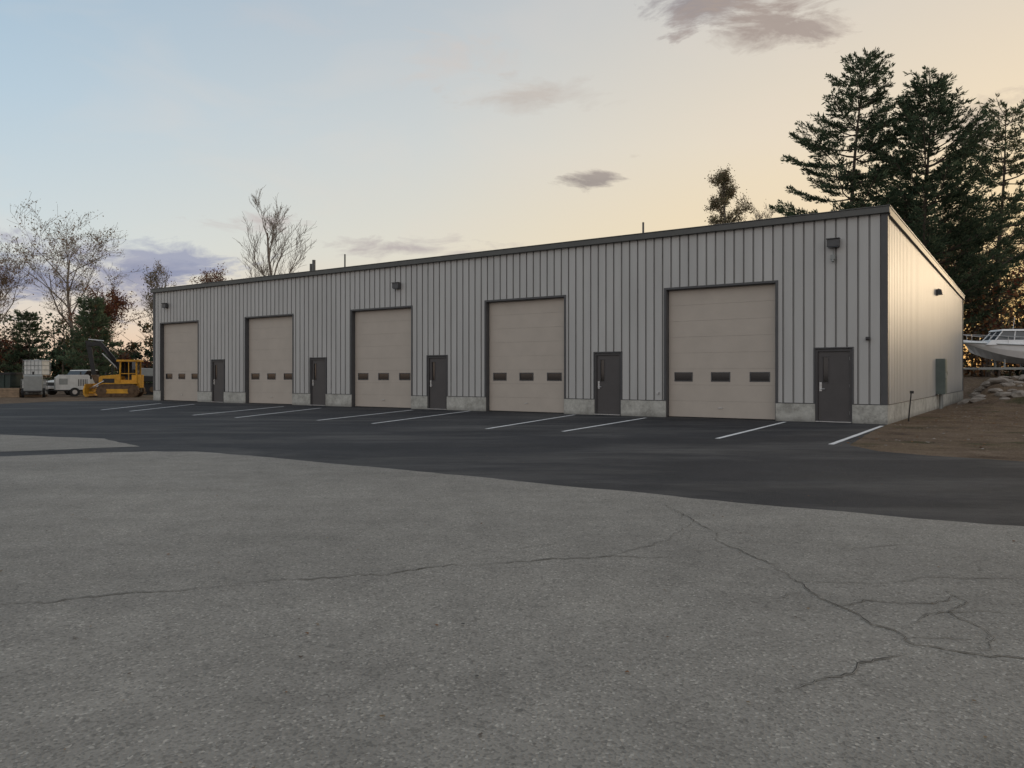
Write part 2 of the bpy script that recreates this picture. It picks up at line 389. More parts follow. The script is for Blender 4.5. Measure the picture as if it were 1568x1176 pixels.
for a,c in men:
    b=MB(); x0,x1=-c+.02,-a-.02; y=.06
    b.box(x0,x0+.055,-.0,y+.03,.03,MZ-.021,'frame'); b.box(x1-.055,x1,-.0,y+.03,.03,MZ-.021,'frame')
    b.box(x0+.056,x1-.056,-.0,y+.03,MZ-.085,MZ-.021,'frame')
    dx0,dx1=x0+.06,x1-.06; w0,w1=dx0+.14,dx0+.28; z0,z1=1.2,1.95
    for q0,q1,r0,r1 in ((dx0,dx1,.05,z0),(dx0,dx1,z1,MZ-.09),(dx0,w0,z0+.0005,z1-.0005),(w1,dx1,z0+.0005,z1-.0005)):
        b.box(q0,q1,y-.02,y+.02,r0,r1,'door')
    b.box(w0,w1,y+.0,y+.01,z0,z1,'glass')
    for q0,q1,r0,r1 in ((w0-.025,w1+.025,z0-.025,z0),(w0-.025,w1+.025,z1,z1+.025),(w0-.025,w0,z0+.001,z1-.001),(w1,w1+.025,z0+.001,z1-.001)):
        b.box(q0,q1,y-.032,y-.021,r0,r1,'frame')
    b.box(x0,x1,-.06,y+.04,.014,.04,'steel')
    hx=dx0+.07
    b.box(hx-.035,hx+.035,y-.032,y-.0205,.93,1.2,'steel'); b.tube([(hx,y-.02,1.0),(hx,y-.085,1.0),(hx+.13,y-.085,1.0)],.012,8,'steel')
    b.tube([(hx,y-.02,1.14),(hx,y-.05,1.14)],.03,12,'steel')
    for hz in (.3,1.1,1.9): b.tube([(dx1+.004,y-.03,hz-.05),(dx1+.004,y-.03,hz+.05)],.009,6,'steel')
    b.build('entry_door',BLD,.002)
def wl(t,z):
    b=MB(); x=-t
    b.box(x-.15,x+.15,-.05,-.001,z-.12,z+.12,'frame')
    b.prism([(-.17,-.1),(.17,-.1),(.17,.12),(-.17,.12)],-.2,-.05,'trim',Matrix.Translation((x,0,z)))
    b.box(x-.14,x+.14,-.19,-.06,z-.125,z-.101,'lglass')
    b.prism([(-.19,.121),(.19,.121),(.19,.145),(-.19,.145)],-.24,-.04,'trim',Matrix.Translation((x,0,z)))
    b.build('wall_light',BLD,.01)
for t,z in ((1.42,5.3),(18.9,5.2),(36.2,5.25)): wl(t,z)
b=MB(); b.box(-1.5,-1.38,-.12,-.001,4.83,4.97,'grayp'); b.tube([(-1.44,-.08,4.83),(-1.44,-.1,4.76)],.04,8,'grayp')
b.tube([(-1.44,-.03,5.18),(-1.44,-.03,4.97)],.012,6,'grayp')
b.box(-.55,-.44,-.09,-.001,2.42,2.52,'frame'); b.tube([(-.5,-.09,2.47),(-.5,-.14,2.44)],.03,8,'frame')
b.box(-7.05,-6.98,-.08,-.001,.78,.85,'steel')
b.build('wall_sensor',BLD,.005)
b=MB(); b.box(.001,.07,12.3,12.6,4.75,5.0,'frame'); b.prism([(.07,4.78),(.24,4.78),(.2,4.98),(.07,5.03)],12.28,12.62,'trim'); b.build('side_wall_light',BLD)
b=MB(); b.box(.001,.34,12.2,13.0,.62,2.1,'greenb'); b.box(.345,.355,12.25,12.95,.68,2.04,'greenb'); b.box(.001,.22,13.4,13.8,.9,1.75,'grayp')
b.tube([(.14,12.6,.62),(.14,12.6,-.05)],.06,10,'grayp'); b.tube([(.14,12.85,.62),(.14,12.85,-.05)],.035,10,'grayp')
b.tube([(.12,13.6,.9),(.12,13.6,-.05)],.035,8,'grayp'); b.tube([(.36,12.35,1.3),(.36,12.35,1.5)],.015,6,'steel')
b.tube([(.23,13.6,1.5),(.3,13.6,1.5)],.09,14,'lglass')
b.build('electrical_meter_cabinet',BLD,.015)
b=MB(); b.tube([(12.1,23.5,-.1),(12.14,23.48,.45),(12.2,23.5,.93)],[.022,.02,.018],8,'black'); b.box(12.15,12.25,23.46,23.5,.85,.93,'black'); b.build('marker_stake')
# ---------------------------------------------------------------- trees
def rv(rnd): return Vector((rnd.gauss(0,1),rnd.gauss(0,1),rnd.gauss(0,1)))
def leafquads(b,P,size,keys,seed,aspect=1.0,dirs=None):
    rs=np.random.RandomState(seed); P=np.asarray(P); n=len(P)
    if n==0: return
    if dirs is None: d=rs.normal(size=(n,3))
    else: d=np.asarray(dirs)+rs.normal(size=(n,3))*.45
    d/=np.linalg.norm(d,axis=1)[:,None]; e=np.cross(d,rs.normal(size=(n,3))); e/=np.linalg.norm(e,axis=1)[:,None]
    s=(size*rs.uniform(.6,1.3,n))[:,None]; w=s*aspect
    v=np.stack([P-e*w*.3,P+d*s*.5-e*w*.5,P+d*s,P+d*s*.5+e*w*.5],1).reshape(-1,3)
    o=len(b.v); b.v+= [tuple(x) for x in v.tolist()]
    b.f+= [(o+4*i,o+4*i+1,o+4*i+2,o+4*i+3) for i in range(n)]
    ki=[b.mi(k) for k in keys]; b.m+= [ki[j] for j in rs.randint(0,len(ki),n)]
def deciduous(name,x,y,H,W,seed,leaves=0,keys=('tanA',),bark='barkl',lsize=.16,spread=.55,trunkf=.3,dens=1.0,r0=None,up=.10):
    rnd=random.Random(seed); b=MB(); LP=[]
    z0=hgt(x,y)-.1; r0=r0 or H*.013
    def grow(p,d,L,r,lev):
        n=6 if lev<2 else 3; pts=[p];rad=[r];q=p.copy();dd=d.copy()
        for i in range(n):
            dd=(dd+rv(rnd)*(.13 if lev else .045)+Vector((0,0,up if lev else .05))).normalized(); q=q+dd*(L/n); pts.append(q.copy()); rad.append(max(.012,r*(1-.68*(i+1)/n)))
        b.tube(pts,rad,6 if lev<2 else 3,bark,False)
        if lev>=3:
            for _ in range(leaves):
                k=rnd.randrange(1,len(pts)); LP.append(pts[k]+rv(rnd)*.18)
        if lev>=4: return
        nc=[10,6,5,4][lev]; nc=max(2,int(nc*dens+.5))
        for c in range(nc):
            u=(c+rnd.random())/nc; u=(trunkf+(1-trunkf)*u) if lev==0 else .25+.75*u
            k=min(n-1,int(u*n)); f=u*n-k; bp=pts[k].lerp(pts[k+1],f); rr=rad[k]*(1-f)+rad[k+1]*f
            a=rnd.uniform(0,6.283) if lev else c*2.4+rnd.uniform(-.5,.5)
            side=Vector((math.cos(a),math.sin(a),0)); base=(pts[k+1]-pts[k]).normalized()
            side=(side-base*side.dot(base)).normalized()
            sp=spread*rnd.uniform(.7,1.3)
            nd=(base*math.cos(sp)+side*math.sin(sp)+Vector((0,0,.12))).normalized()
            LL=(W*.62*(1.2-.6*(u-trunkf)/(1-trunkf)) if lev==0 else L*rnd.uniform(.42,.68))*rnd.uniform(.8,1.15)
            grow(bp,nd,LL,max(.014,rr*.62),lev+1)
    grow(Vector((x,y,z0)),Vector((rnd.uniform(-.03,.03),0,1)).normalized(),H*.80,r0,0)
    zm=max(v[2] for v in b.v); k=(H)/(zm-z0)
    b.v=[(v[0],v[1],z0+(v[2]-z0)*k) for v in b.v]
    if LP: leafquads(b,[(p[0],p[1],z0+(p[2]-z0)*k) for p in LP],lsize,keys,seed,.8)
    return b.build(name)
def pine(name,x,y,H,W,seed,base=.2,dens=1.0,lean=(0,0),keys=('pineA','pineB','pineB','pineC'),shape=.6,up0=-.05,gap=(.9,1.5),size=.36,tuft=1.0,top=.35):
    rnd=random.Random(seed); b=MB(); z0=hgt(x,y)-.1; LP=[];LD=[]
    def tr(u): return Vector((x+lean[0]*u*u+.15*math.sin(u*7+seed),y+lean[1]*u,z0+H*u))
    b.tube([tr(i/14) for i in range(15)],[H*.0125*(1-.93*i/14) for i in range(15)],8,'bark',False)
    z=base
    while z<.985:
        v=(z-base)/(1-base); Lw=W*.5*(max(top*(1-v)**.3,(1-v)**shape))*(.6+.4*min(1,(v+.08)*5))*rnd.uniform(.78,1.15)
        nb=rnd.choice((4,5,6)); a0=rnd.uniform(0,6.28)
        for i in range(nb):
            if rnd.random()>dens: continue
            a=a0+i*6.283/nb+rnd.uniform(-.35,.35); L=max(.6,Lw*rnd.uniform(.6,1.2)); p=tr(z+rnd.uniform(-.008,.008)); d=Vector((math.cos(a),math.sin(a),0))
            up=up0+.55*v**1.5+rnd.uniform(-.09,.09); pts=[]
            ns=6
            for j in range(ns+1):
                u=j/ns; pts.append(p+d*(L*u)+Vector((0,0,L*(up*u+.18*u*u-.08*math.sin(u*3.1))))+rv(rnd)*.05*u)
            b.tube(pts,[max(.014,.012*L*(1-.8*j/ns)+.015) for j in range(ns+1)],4,'bark',False)
            nt=int(max(4,L*3.6)*tuft)
            for k in range(nt):
                u=.25+.75*((k+rnd.random())/nt)**.85; kk=min(ns-1,int(u*ns)); q=pts[kk].lerp(pts[kk+1],u*ns-kk)
                sgn=1 if k%2 else -1; sd=Vector((-d.y,d.x,0))*sgn
                tl=L*.26*(1.3-u)*rnd.uniform(.6,1.2)+.35; td=(d*.75+sd*rnd.uniform(.4,1.2)+Vector((0,0,rnd.uniform(.0,.30)))).normalized()
                e=q+td*tl; b.tube([q,e],[.014,.008],3,'bark',False)
                m=int((11+tl*17))
                for _ in range(m):
                    w=rnd.uniform(.1,1.0)**.8; LP.append(tuple(q.lerp(e,w)+rv(rnd)*.06)); LD.append((td.x,td.y,td.z+.45))
        z+=rnd.uniform(*gap)*(1.1-.5*v)/H
    for _ in range(80): LP.append(tuple(tr(rnd.uniform(.95,1)))); LD.append((rnd.gauss(0,.5),rnd.gauss(0,.5),1))
    leafquads(b,LP,size,keys,seed,.26,LD)
    return b.build(name)
pine('pine_tree',26.6,62,25.9,14.0,11,.25,.92,(2.2,0),shape=.6,top=.46,tuft=1.35,size=.33,gap=(.85,1.4))
pine('pine_tree',31.6,59,22.6,14.0,52,.18,1.0,(.4,0),shape=.62,up0=.24,gap=(.55,.95),tuft=1.25,top=.42,size=.33,keys=('pineA','pineB','pineB','pineC'))
pine('pine_tree',39.7,63,22.2,10.5,53,.30,.85,(.8,0),shape=.45,top=.5,gap=(.9,1.5),keys=('pineB','pineC','tanB'),tuft=1.2,size=.33)
pine('pine_tree',35.6,70,15.5,8.5,14,.15,.9,(.3,0),shape=.6,gap=(.7,1.1))
pine('pine_tree',-51,72,8.2,5.0,15,.05,1,shape=.8,gap=(.5,.8),keys=('pineB','pineC'))
pine('pine_tree',-33.8,62,7.4,4.6,16,.05,1,shape=.7,gap=(.5,.8),keys=('pineB','pineC'))
pine('pine_tree',-46.5,74,6.8,4.5,17,.05,1,shape=.8,gap=(.5,.8),keys=('pineB','pineC'))
deciduous('deciduous_tree',-42.4,75,17.5,11,21,2,('tanA','redB','tanB'),'barkl',.15,.75,.3)
deciduous('deciduous_tree',-51.0,75,14.6,9,22,2,('tanA','redB'),'barkl',.15,.65)
deciduous('red_leaf_tree',-39.2,72,9.6,5.5,23,6,('redA','redB'),'bark',.17,.6,.2,.9)
deciduous('deciduous_tree',-36.8,80,12.5,5.5,24,2,('tanA','tanB'),'barkl',.15,.6,.3,.9)
deciduous('bare_tree',-22.6,74,19.2,7.2,35,0,(),'barkl',.1,.5,.35,1.0)
deciduous('red_leaf_tree',-30.0,76,12.0,5.5,26,3,('redA','redB'),'barkl',.15,.6,.3)
deciduous('olive_leaf_tree',22.3,80,21.0,3.5,37,7,('tanB','tanA','tanB'),'barkl',.15,.7,.5,1.05,up=.05)
deciduous('bare_tree',27.0,84,18.5,5,28,1,('tanA',),'barkl',.12,.6,.4)
deciduous('deciduous_tree',41.6,72,16.5,9,29,2,('tanA','redB'),'barkl',.16,.6,.25)
deciduous('deciduous_tree',45.5,74,18.0,9,30,2,('tanA','tanB'),'barkl',.16,.6,.25)
deciduous('deciduous_tree',38.2,66,14.0,7,31,3,('redB','tanA'),'barkl',.16,.6,.25)
deciduous('deciduous_tree',48.0,68,15.0,8,32,3,('redB','tanA'),'barkl',.16,.6,.25)
deciduous('deciduous_tree',36.2,64,10.5,5,33,3,('redB','tanA'),'barkl',.16,.6,.2)
def forest(name,pts,seed,hlo,hhi,keysets,n,leaf=.28,per=420):
    rnd=random.Random(seed); b=MB(); rs=np.random.RandomState(seed)
    for i in range(n):
        u=rnd.random()*(len(pts)-1); k=int(u); f=u-k
        x=pts[k][0]*(1-f)+pts[k+1][0]*f+rnd.gauss(0,1.5); y=pts[k][1]*(1-f)+pts[k+1][1]*f+rnd.uniform(-3,5)
        z0=hgt(x,y); H=rnd.uniform(hlo,hhi)*(.55+.75*rnd.random()**2); w=H*rnd.uniform(.22,.36); ks=rnd.choice(keysets)
        b.tube([(x,y,z0-.2),(x+.2,y,z0+H*.5),(x,y,z0+H*.92)],[.09,.06,.02],5,'bark',False)
        for _ in range(12):
            a=rnd.uniform(0,6.28); h=rnd.uniform(.2,.9)*H; L=w*rnd.uniform(.6,1.3)
            b.tube([(x,y,z0+h),(x+math.cos(a)*L,y+math.sin(a)*L,z0+h+L*.7)],[.03,.012],3,'bark',False)
        nc=7
        P=[]
        for c in range(nc):
            hz=rnd.uniform(.08,.9); cw=w*(1.1-.6*hz)*.8
            c0=np.array([x+rnd.gauss(0,1)*w*.5*(1.1-hz),y+rnd.gauss(0,1)*w*.5,z0+H*hz])
            q=rs.normal(size=(per//nc,3)); q/=np.linalg.norm(q,axis=1)[:,None]; q*=rs.uniform(.3,1,(len(q),1))**.5
            P.append(c0+q*np.array([cw,cw,cw*.6]))
        leafquads(b,np.concatenate(P),leaf,ks,seed*100+i,.75)
    return b.build(name)
KS=[('pineA','pineB','pineB'),('pineB','pineC'),('pineA','pineC','tanB'),('tanB','redB','pineB'),('pineA','pineA'),('redA','redB','bark')]
forest('forest_background',[(-75,66),(-55,78),(-40,76),(-28,74),(-15,82)],41,4.2,6.6,KS,170)
forest('forest_background',[(-15,84),(0,86),(15,86),(30,84)],42,5,8,KS,45,.35,300)
forest('forest_background',[(30,68),(38,58),(46,60),(58,55),(75,40)],43,5,9.5,[('pineA','redB','pineB'),('redB','tanA','bark'),('pineB','pineC'),('redA','redB','pineB'),('tanB','redB'),('pineA','pineB')],110)
# ---------------------------------------------------------------- rocks
rnd=random.Random(9)
b=MB()
for i in range(130):
    s_=rnd.uniform(14.5,21.5); t_=-rnd.uniform(1.0,7.5)
    if rnd.random()<.35: s_=rnd.uniform(18,27); t_=-rnd.uniform(.6,1.6)
    x=C[0]+A[0]*t_+B[0]*s_; y=C[1]+A[1]*t_+B[1]*s_; r=rnd.uniform(.08,.32)*(1.3 if rnd.random()<.15 else 1)
    bm=bmesh.new(); bmesh.ops.create_icosphere(bm,subdivisions=2,radius=r)
    sc=Vector((rnd.uniform(.9,1.7),rnd.uniform(.8,1.3),rnd.uniform(.4,.75)))
    z=hgt(x,y)+r*.05; vs=[]
    for v in bm.verts:
        n=1+.45*mnoise.noise(v.co*2.2/r*.5+Vector((i*3,0,0))); c=v.co*n; vs.append((x+c.x*sc.x,y+c.y*sc.y,z+c.z*sc.z))
    b.add(vs,[tuple(v.index for v in f.verts) for f in bm.faces],'rock'); bm.free()
b.build('rock_pile')
# ---------------------------------------------------------------- boat on trailer
bz=hgt(30,46.5)
BT=empty('motor_boat_on_trailer',(27.0,46.4,bz+.02),R(-4)); BT.scale=(1.06,1.06,1.1)
b=MB(); NS=16; secs=[]
L=6.8
for i in range(NS+1):
    u=i/NS; hb=1.18*(1-(1-u)**2.6)**.75 if u>0 else .02; hb=max(.02,hb)
    xk=L*u; zk=.62+.75*(1-u)**3.2; zc=zk+.18+.32*(1-u)**2; zg=1.62+.30*(1-u)**1.6
    xo=.55*(1-u)**3
    secs.append([(xk+xo,0,zk),(xk+xo*.5,hb*.72,zc),(xk+xo*.2,hb*.93,(zc+zg)/2),(xk,hb,zg),(xk+.0,hb*.9,zg+.05),(xk,hb*.4,zg+.12),(xk,0,zg+.14)])
for sg in (1,-1):
    vs=[(p[0],p[1]*sg,p[2]) for s in secs for p in s]; n=7
    for i in range(NS):
        for j in range(n-1):
            q=(i*n+j,(i+1)*n+j,(i+1)*n+j+1,i*n+j+1); q=q if sg>0 else q[::-1]
            b.add([vs[k] for k in q],[(0,1,2,3)],'bottom' if j==0 else 'white')
    s=secs[-1]; b.add([(p[0],p[1]*sg,p[2]) for p in s],[tuple(range(7))],'white')
b.build('hull',BT)
b=MB()
for sg in (1,-1):
    pts=[(s[3][0],s[3][1]*sg*1.01,s[3][2]-.02) for s in secs]; b.tube(pts,.035,6,'grayp')
b.build('rub_rail',BT)
b=MB()
def frus(x0,x1,w0,z0,X0,X1,W1,z1,k): b.add([(x0,-w0,z0),(x1,-w0,z0),(x1,w0,z0),(x0,w0,z0),(X0,-W1,z1),(X1,-W1,z1),(X1,W1,z1),(X0,W1,z1)],[(3,2,1,0),(4,5,6,7),(0,1,5,4),(1,2,6,5),(2,3,7,6),(3,0,4,7)],k)
frus(1.1,4.0,.75,1.75,1.4,3.9,.68,2.02,'white')
frus(1.6,3.7,.66,2.02,2.05,3.6,.58,2.50,'lglass')
for x,w,X,W1 in ((1.59,.67,2.04,.59),(2.6,.67,2.7,.59),(3.71,.67,3.6,.59)):
    for sg in (1,-1): b.tube([(x,w*sg,2.0),(X,W1*sg,2.52)],.035,6,'white')
b.tube([(1.59,0,2.02),(2.04,0,2.52)],.03,6,'white')
frus(1.9,3.9,.68,2.50,2.0,3.85,.62,2.60,'white')
b.tube([(2.9,0,2.6),(3.0,0,3.3)],.012,5,'white')
b.build('cabin',BT,.015)
b=MB()
for sg in (1,-1):
    top=[(s[3][0]+.1,s[3][1]*sg*.93,s[3][2]+.42) for s in secs[0:8]]
    b.tube(top,.016,6,'steel')
    for s in secs[1:8:2]: b.tube([(s[3][0]+.1,s[3][1]*sg*.93,s[3][2]),(s[3][0]+.1,s[3][1]*sg*.93,s[3][2]+.42)],.013,5,'steel')
b.build('bow_rail',BT)
b=MB()
for sg in (1,-1):
    b.box(.6,6.6,sg*.75-.05,sg*.75+.05,.42,.54,'grayp')
    for x in (4.4,5.2):
        b.tube([(x,sg*1.0,.33),(x,sg*1.2,.33)],.33,20,'rubber'); b.tube([(x,sg*1.199,.33),(x,sg*1.215,.33)],.17,12,'steel')
    b.tube([(3.95,sg*1.1,.5),(4.1,sg*1.1,.74),(5.5,sg*1.1,.74),(5.65,sg*1.1,.5)],.05,6,'grayp')
    b.tube([(.6,sg*.75,.48),(-.9,0,.46)],.05,6,'grayp')
    for x in (2.2,3.6,5.8): b.box(x-.04,x+.04,sg*.45-.04,sg*.45+.04,.5,.98 if x<3 else .82,'grayp')
for x in (1.5,3.2,4.8,6.3): b.box(x-.04,x+.04,-.7,.7,.43,.53,'grayp')
b.tube([(-.6,0,.55),(-.6,0,.0)],.04,8,'steel'); b.box(.0,.1,-.05,.05,.5,1.35,'grayp')
b.tube([(-1.1,0,.46),(-.9,0,.46)],.06,8,'steel'); b.build('trailer',BT)
# ---------------------------------------------------------------- bulldozer
def trackset(b,y0,y1,L,H,k='tracks',cx=0):
    r=H/2; prof=[]
    for i in range(10):
        a=math.pi/2+math.pi*i/9; prof.append((cx-L/2+r+r*math.cos(a),r+r*math.sin(a)))
    for i in range(10):
        a=-math.pi/2+math.pi*i/9; prof.append((cx+L/2-r+r*math.cos(a),r+r*math.sin(a)))
    b.prism(prof,y0,y1,k)
    n=22
    per=[Vector((p[0],0,p[1])) for p in prof]+[Vector((prof[0][0],0,prof[0][1]))]
    ds=[(per[i+1]-per[i]).length for i in range(len(per)-1)]; T=sum(ds)
    for q in range(n*2):
        d=T*q/(n*2); i=0
        while d>ds[i]: d-=ds[i]; i+=1
        p=per[i].lerp(per[i+1],d/ds[i]); tg=(per[i+1]-per[i]).normalized(); a=math.atan2(tg.z,tg.x)
        b.box(-.045,.045,y0-.03,y1+.03,-.03,.03,k,Matrix.Translation(p)@Matrix.Rotation(-a,4,'Y'))
    b.prism([(cx-L/2+r*.9,r*.62),(cx+L/2-r*.9,r*.62),(cx+L/2-r*.9,r*1.3),(cx-L/2+r*.9,r*1.3)],y0-.025,y0-.005,'yellow' if k=='tracks' else 'black')
    for i in range(6):
        xx=cx-L/2+r+(L-2*r)*i/5; e=i in (0,5)
        b.tube([(xx,y0-.05,r if e else r*.4),(xx,y0-.026,r if e else r*.4)],r*.5 if e else r*.24,14,'tracks')
DZ=empty('bulldozer',(-25.5,50.2,0),R(14))
b=MB(); trackset(b,-1.0,-.62,2.45,.82); trackset(b,.62,1.0,2.45,.82); b.build('tracks',DZ)
b=MB()
b.prism([(-1.25,.6),(-1.22,1.28),(-1.1,1.38),(.1,1.48),(.1,.45),(-1.0,.45)],-.42,.42,'yellow')
b.box(.1,1.1,-.6,.6,.5,1.12,'yellow'); b.box(-.2,1.1,-1.0,-.6,.86,.94,'yellow'); b.box(-.2,1.1,.6,1.0,.86,.94,'yellow')
b.box(.75,1.25,-.55,.55,.6,1.45,'yellow'); b.box(1.1,1.22,-.3,.3,.3,.7,'black')
for z in (.8,.95,1.1): b.box(-1.27,-1.2,-.33,.33,z,z+.05,'black')
b.box(-1.0,-.3,-.432,-.421,.92,1.2,'black')
b.build('body',DZ,.03)
b=MB()
for x in (.05,1.05):
    for y in (-.58,.58): b.tube([(x,y,1.0),(x+(.05 if x<.5 else -.02),y,2.3)],.055,6,'yellow')
b.box(-.12,1.2,-.7,.7,2.3,2.42,'yellow'); b.box(.35,.8,-.25,.25,1.1,1.3,'black'); b.box(.72,.85,-.25,.25,1.25,1.8,'black')
b.box(.08,.10,-.52,.52,1.5,2.28,'lglass'); b.box(.55,.6,-.58,-.56,1.12,2.3,'yellow'); b.box(.12,1.0,-.575,-.565,1.5,1.55,'yellow')
b.box(.12,.54,.5,.52,1.2,2.28,'black'); b.box(1.0,1.02,-.5,.5,1.2,2.28,'lglass')
b.box(.0,.12,-.5,.5,1.35,1.5,'black')
b.build('cab',DZ,.015)
b=MB(); b.tube([(-.55,.15,1.4),(-.55,.15,2.0)],.05,8,'black'); b.tube([(-.85,-.15,1.4),(-.85,-.15,1.6)],.08,8,'black'); b.build('exhaust',DZ)
b=MB()
b.prism([(-1.75,.05),(-1.88,.2),(-1.9,.5),(-1.8,.85),(-1.72,.88),(-1.8,.5),(-1.78,.22),(-1.68,.08)],-1.35,1.35,'yellow')
b.box(-1.78,-1.6,-1.34,1.34,.0,.07,'tracks')
for y in (-.52,.52): b.tube([(.2,y,.4),(-1.75,y,.3)],.07,6,'yellow'); b.tube([(-.9,y*.9,1.05),(-1.75,y*.8,.55)],.045,6,'steel')
b.build('blade',DZ,.01)
EX=empty('excavator',(-27.6,56.5,0),R(20))
b=MB(); trackset(b,-1.2,-.7,3.2,.8,'rubber'); trackset(b,.7,1.2,3.2,.8,'rubber'); b.build('tracks',EX)
b=MB(); b.tube([(0,0,.7),(0,0,.95)],.6,16,'black'); b.box(-1.0,1.7,-1.15,1.15,.95,1.35,'black'); b.prism([(.3,1.351),(1.7,1.351),(1.75,1.9),(.3,1.95)],-1.1,1.1,'grayp'); b.build('upper_body',EX,.04)
b=MB(); b.prism([(-1.0,1.351),(.25,1.351),(.25,2.5),(-.75,2.5),(-1.0,2.1)],.25,1.15,'black'); b.box(-.7,.1,.235,.249,1.75,2.4,'lglass'); b.build('cab',EX,.03)
b=MB(); b.prism([(-.9,1.4),(-1.3,2.6),(-2.3,3.9),(-3.2,3.75),(-3.1,3.5),(-2.4,3.55),(-1.6,2.5),(-.5,1.4)],-.2,.1,'black')
b.prism([(-3.3,3.9),(-2.95,3.9),(-2.6,1.4),(-2.85,1.35)],-.15,.05,'black')
b.prism([(-2.9,1.45),(-2.5,1.45),(-2.1,.9),(-2.4,.4),(-3.0,.35),(-2.6,.8)],-.5,.4,'tracks')
b.tube([(-1.2,-.05,1.9),(-2.2,-.05,3.0)],.06,8,'steel'); b.tube([(-2.1,-.05,3.9),(-3.1,-.05,4.0)],.05,8,'steel')
b.build('boom',EX,.02)
for ti,(x,y,z,rz) in enumerate([(-31.4,50.6,0,12),(-31.3,50.7,1.27,4),(-33.9,53,0,-20)]):
    e=empty('liquid_tote',(x,y,z),R(rz))
    b=MB(); b.box(-.55,.55,-.5,.5,.16,1.14,'whitew'); b.tube([(0,0,1.14),(0,0,1.2)],.12,12,'grayp'); b.build('tank',e,.07)
    b=MB()
    for zz in (.2,.5,.8,1.1):
        b.tube([(-.59,-.54,zz),(.59,-.54,zz),(.59,.54,zz),(-.59,.54,zz),(-.59,-.54,zz)],.016,4,'grayp')
    for xx in np.linspace(-.59,.59,6):
        for yy in (-.54,.54): b.tube([(xx,yy,.14),(xx,yy,1.18)],.016,4,'grayp')
    b.build('cage',e)
    b=MB(); b.box(-.6,.6,-.55,.55,.11,.145,'wood')
    for yy in (-.5,0,.5): b.box(-.6,.6,yy-.05,yy+.05,0.0,.11,'wood')
    b.build('pallet',e)
e=empty('stacked_pallets',(-32.2,49.6,0),R(10)); b=MB()
for i in range(4):
    b.box(-.6,.6,-.5,.5,i*.15+.11,i*.15+.14,'wood')
    for yy in (-.45,0,.45): b.box(-.6,.6,yy-.05,yy+.05,i*.15,i*.15+.109,'wood')
b.build('pallets',e)
def generator(loc,rot,k):
    e=empty('towable_generator',loc,rot); b=MB()
    b.prism([(-1.0,.45),(1.0,.45),(1.0,1.35),(.9,1.45),(-.75,1.45),(-1.0,1.25)],-.5,.5,k)
    for i in range(6): b.box(.3+.1*i,.35+.1*i,-.508,-.501,.7,1.15,'black')
    b.box(-.8,-.3,-.508,-.501,.8,1.2,'grayp'); b.tube([(.5,0,1.45),(.5,0,1.65)],.05,8,'black')
    b.build('housing',e,.03); b=MB()
    b.box(-1.05,1.05,-.45,.45,.36,.449,'black'); b.tube([(-1.05,.3,.4),(-1.9,0,.4)],.03,6,'black'); b.tube([(-1.05,-.3,.4),(-1.9,0,.4)],.03,6,'black')
    b.tube([(-1.7,0,.45),(-1.7,0,0)],.03,6,'steel')
    for y in (-.65,.5): b.tube([(.1,y,.3),(.1,y+.15,.3)],.3,16,'rubber'); b.tube([(.1,y-.01,.3),(.1,y+.16,.3)],.15,10,'steel')
    b.build('trailer',e)
generator((-29.5,51.6,0),R(35),'whitew')
generator((-30.6,49.2,0),R(-60),'grayp')
e=empty('dumpster',(-34.1,50.6,0),R(4)); b=MB()
b.prism([(-1.3,.15),(1.3,.15),(1.5,.7),(1.5,1.45),(-1.5,1.45),(-1.5,.7)],-.8,.8,'dumpg')
for x in (-1.1,-.5,.1,.7,1.1): b.box(x-.04,x+.04,-.86,-.801,.2,1.45,'dumpg')
b.box(-1.55,1.55,-.86,.86,1.451,1.52,'black'); b.prism([(-1.5,1.521),(0,1.521),(0,1.56),(-1.5,1.6)],-.8,.8,'black'); b.prism([(.02,1.521),(1.5,1.521),(1.5,1.6),(.02,1.56)],-.8,.8,'black')
for x in (-1.1,1.1): b.tube([(x,-.6,.08),(x,-.5,.08)],.08,10,'rubber'); b.tube([(x,.5,.08),(x,.6,.08)],.08,10,'rubber')
b.build('bin',e,.01)
def pickup(loc,rot):
    e=empty('pickup_truck',loc,rot); b=MB()
    b.prism([(-2.6,.5),(-2.65,.95),(-1.2,1.12),(-.75,1.12),(-.75,.5)],-.92,.92,'whitew')
    b.prism([(-.749,.5),(-.749,1.12),(.95,1.12),(.95,.5)],-.92,.92,'whitew')
    b.prism([(.96,.5),(.96,1.12),(2.6,1.12),(2.6,.5)],-.9,.9,'whitew')
    b.prism([(-.85,1.121),(-.25,1.75),(.7,1.78),(.95,1.121)],-.82,.82,'glass')
    b.prism([(-.28,1.74),(-.2,1.8),(.7,1.83),(.75,1.76)],-.83,.83,'whitew')
    for y in (-.83,.8):
        b.prism([(.15,1.12),(.12,1.76),(.2,1.76),(.25,1.12)],y,y+.03,'whitew')
    b.box(-2.72,-2.6,-.9,.9,.45,.65,'steel'); b.box(-2.67,-2.62,-.55,.55,.68,.9,'black')
    for y in (-.86,.6): b.box(-2.67,-2.6,y,y+.26,.7,.88,'lglass')
    b.box(2.6,2.7,-.9,.9,.45,.6,'steel'); b.build('body',e,.04)
    b=MB()
    for x in (-1.75,1.7):
        for y in (-.95,.7): b.tube([(x,y,.38),(x,y+.25,.38)],.38,20,'rubber'); b.tube([(x,y-.01 if y<0 else y+.26,.38),(x,y+.02 if y<0 else y+.23,.38)],.2,12,'steel')
    b.build('wheels',e)
pickup((-31.9,57.0,0),R(72))
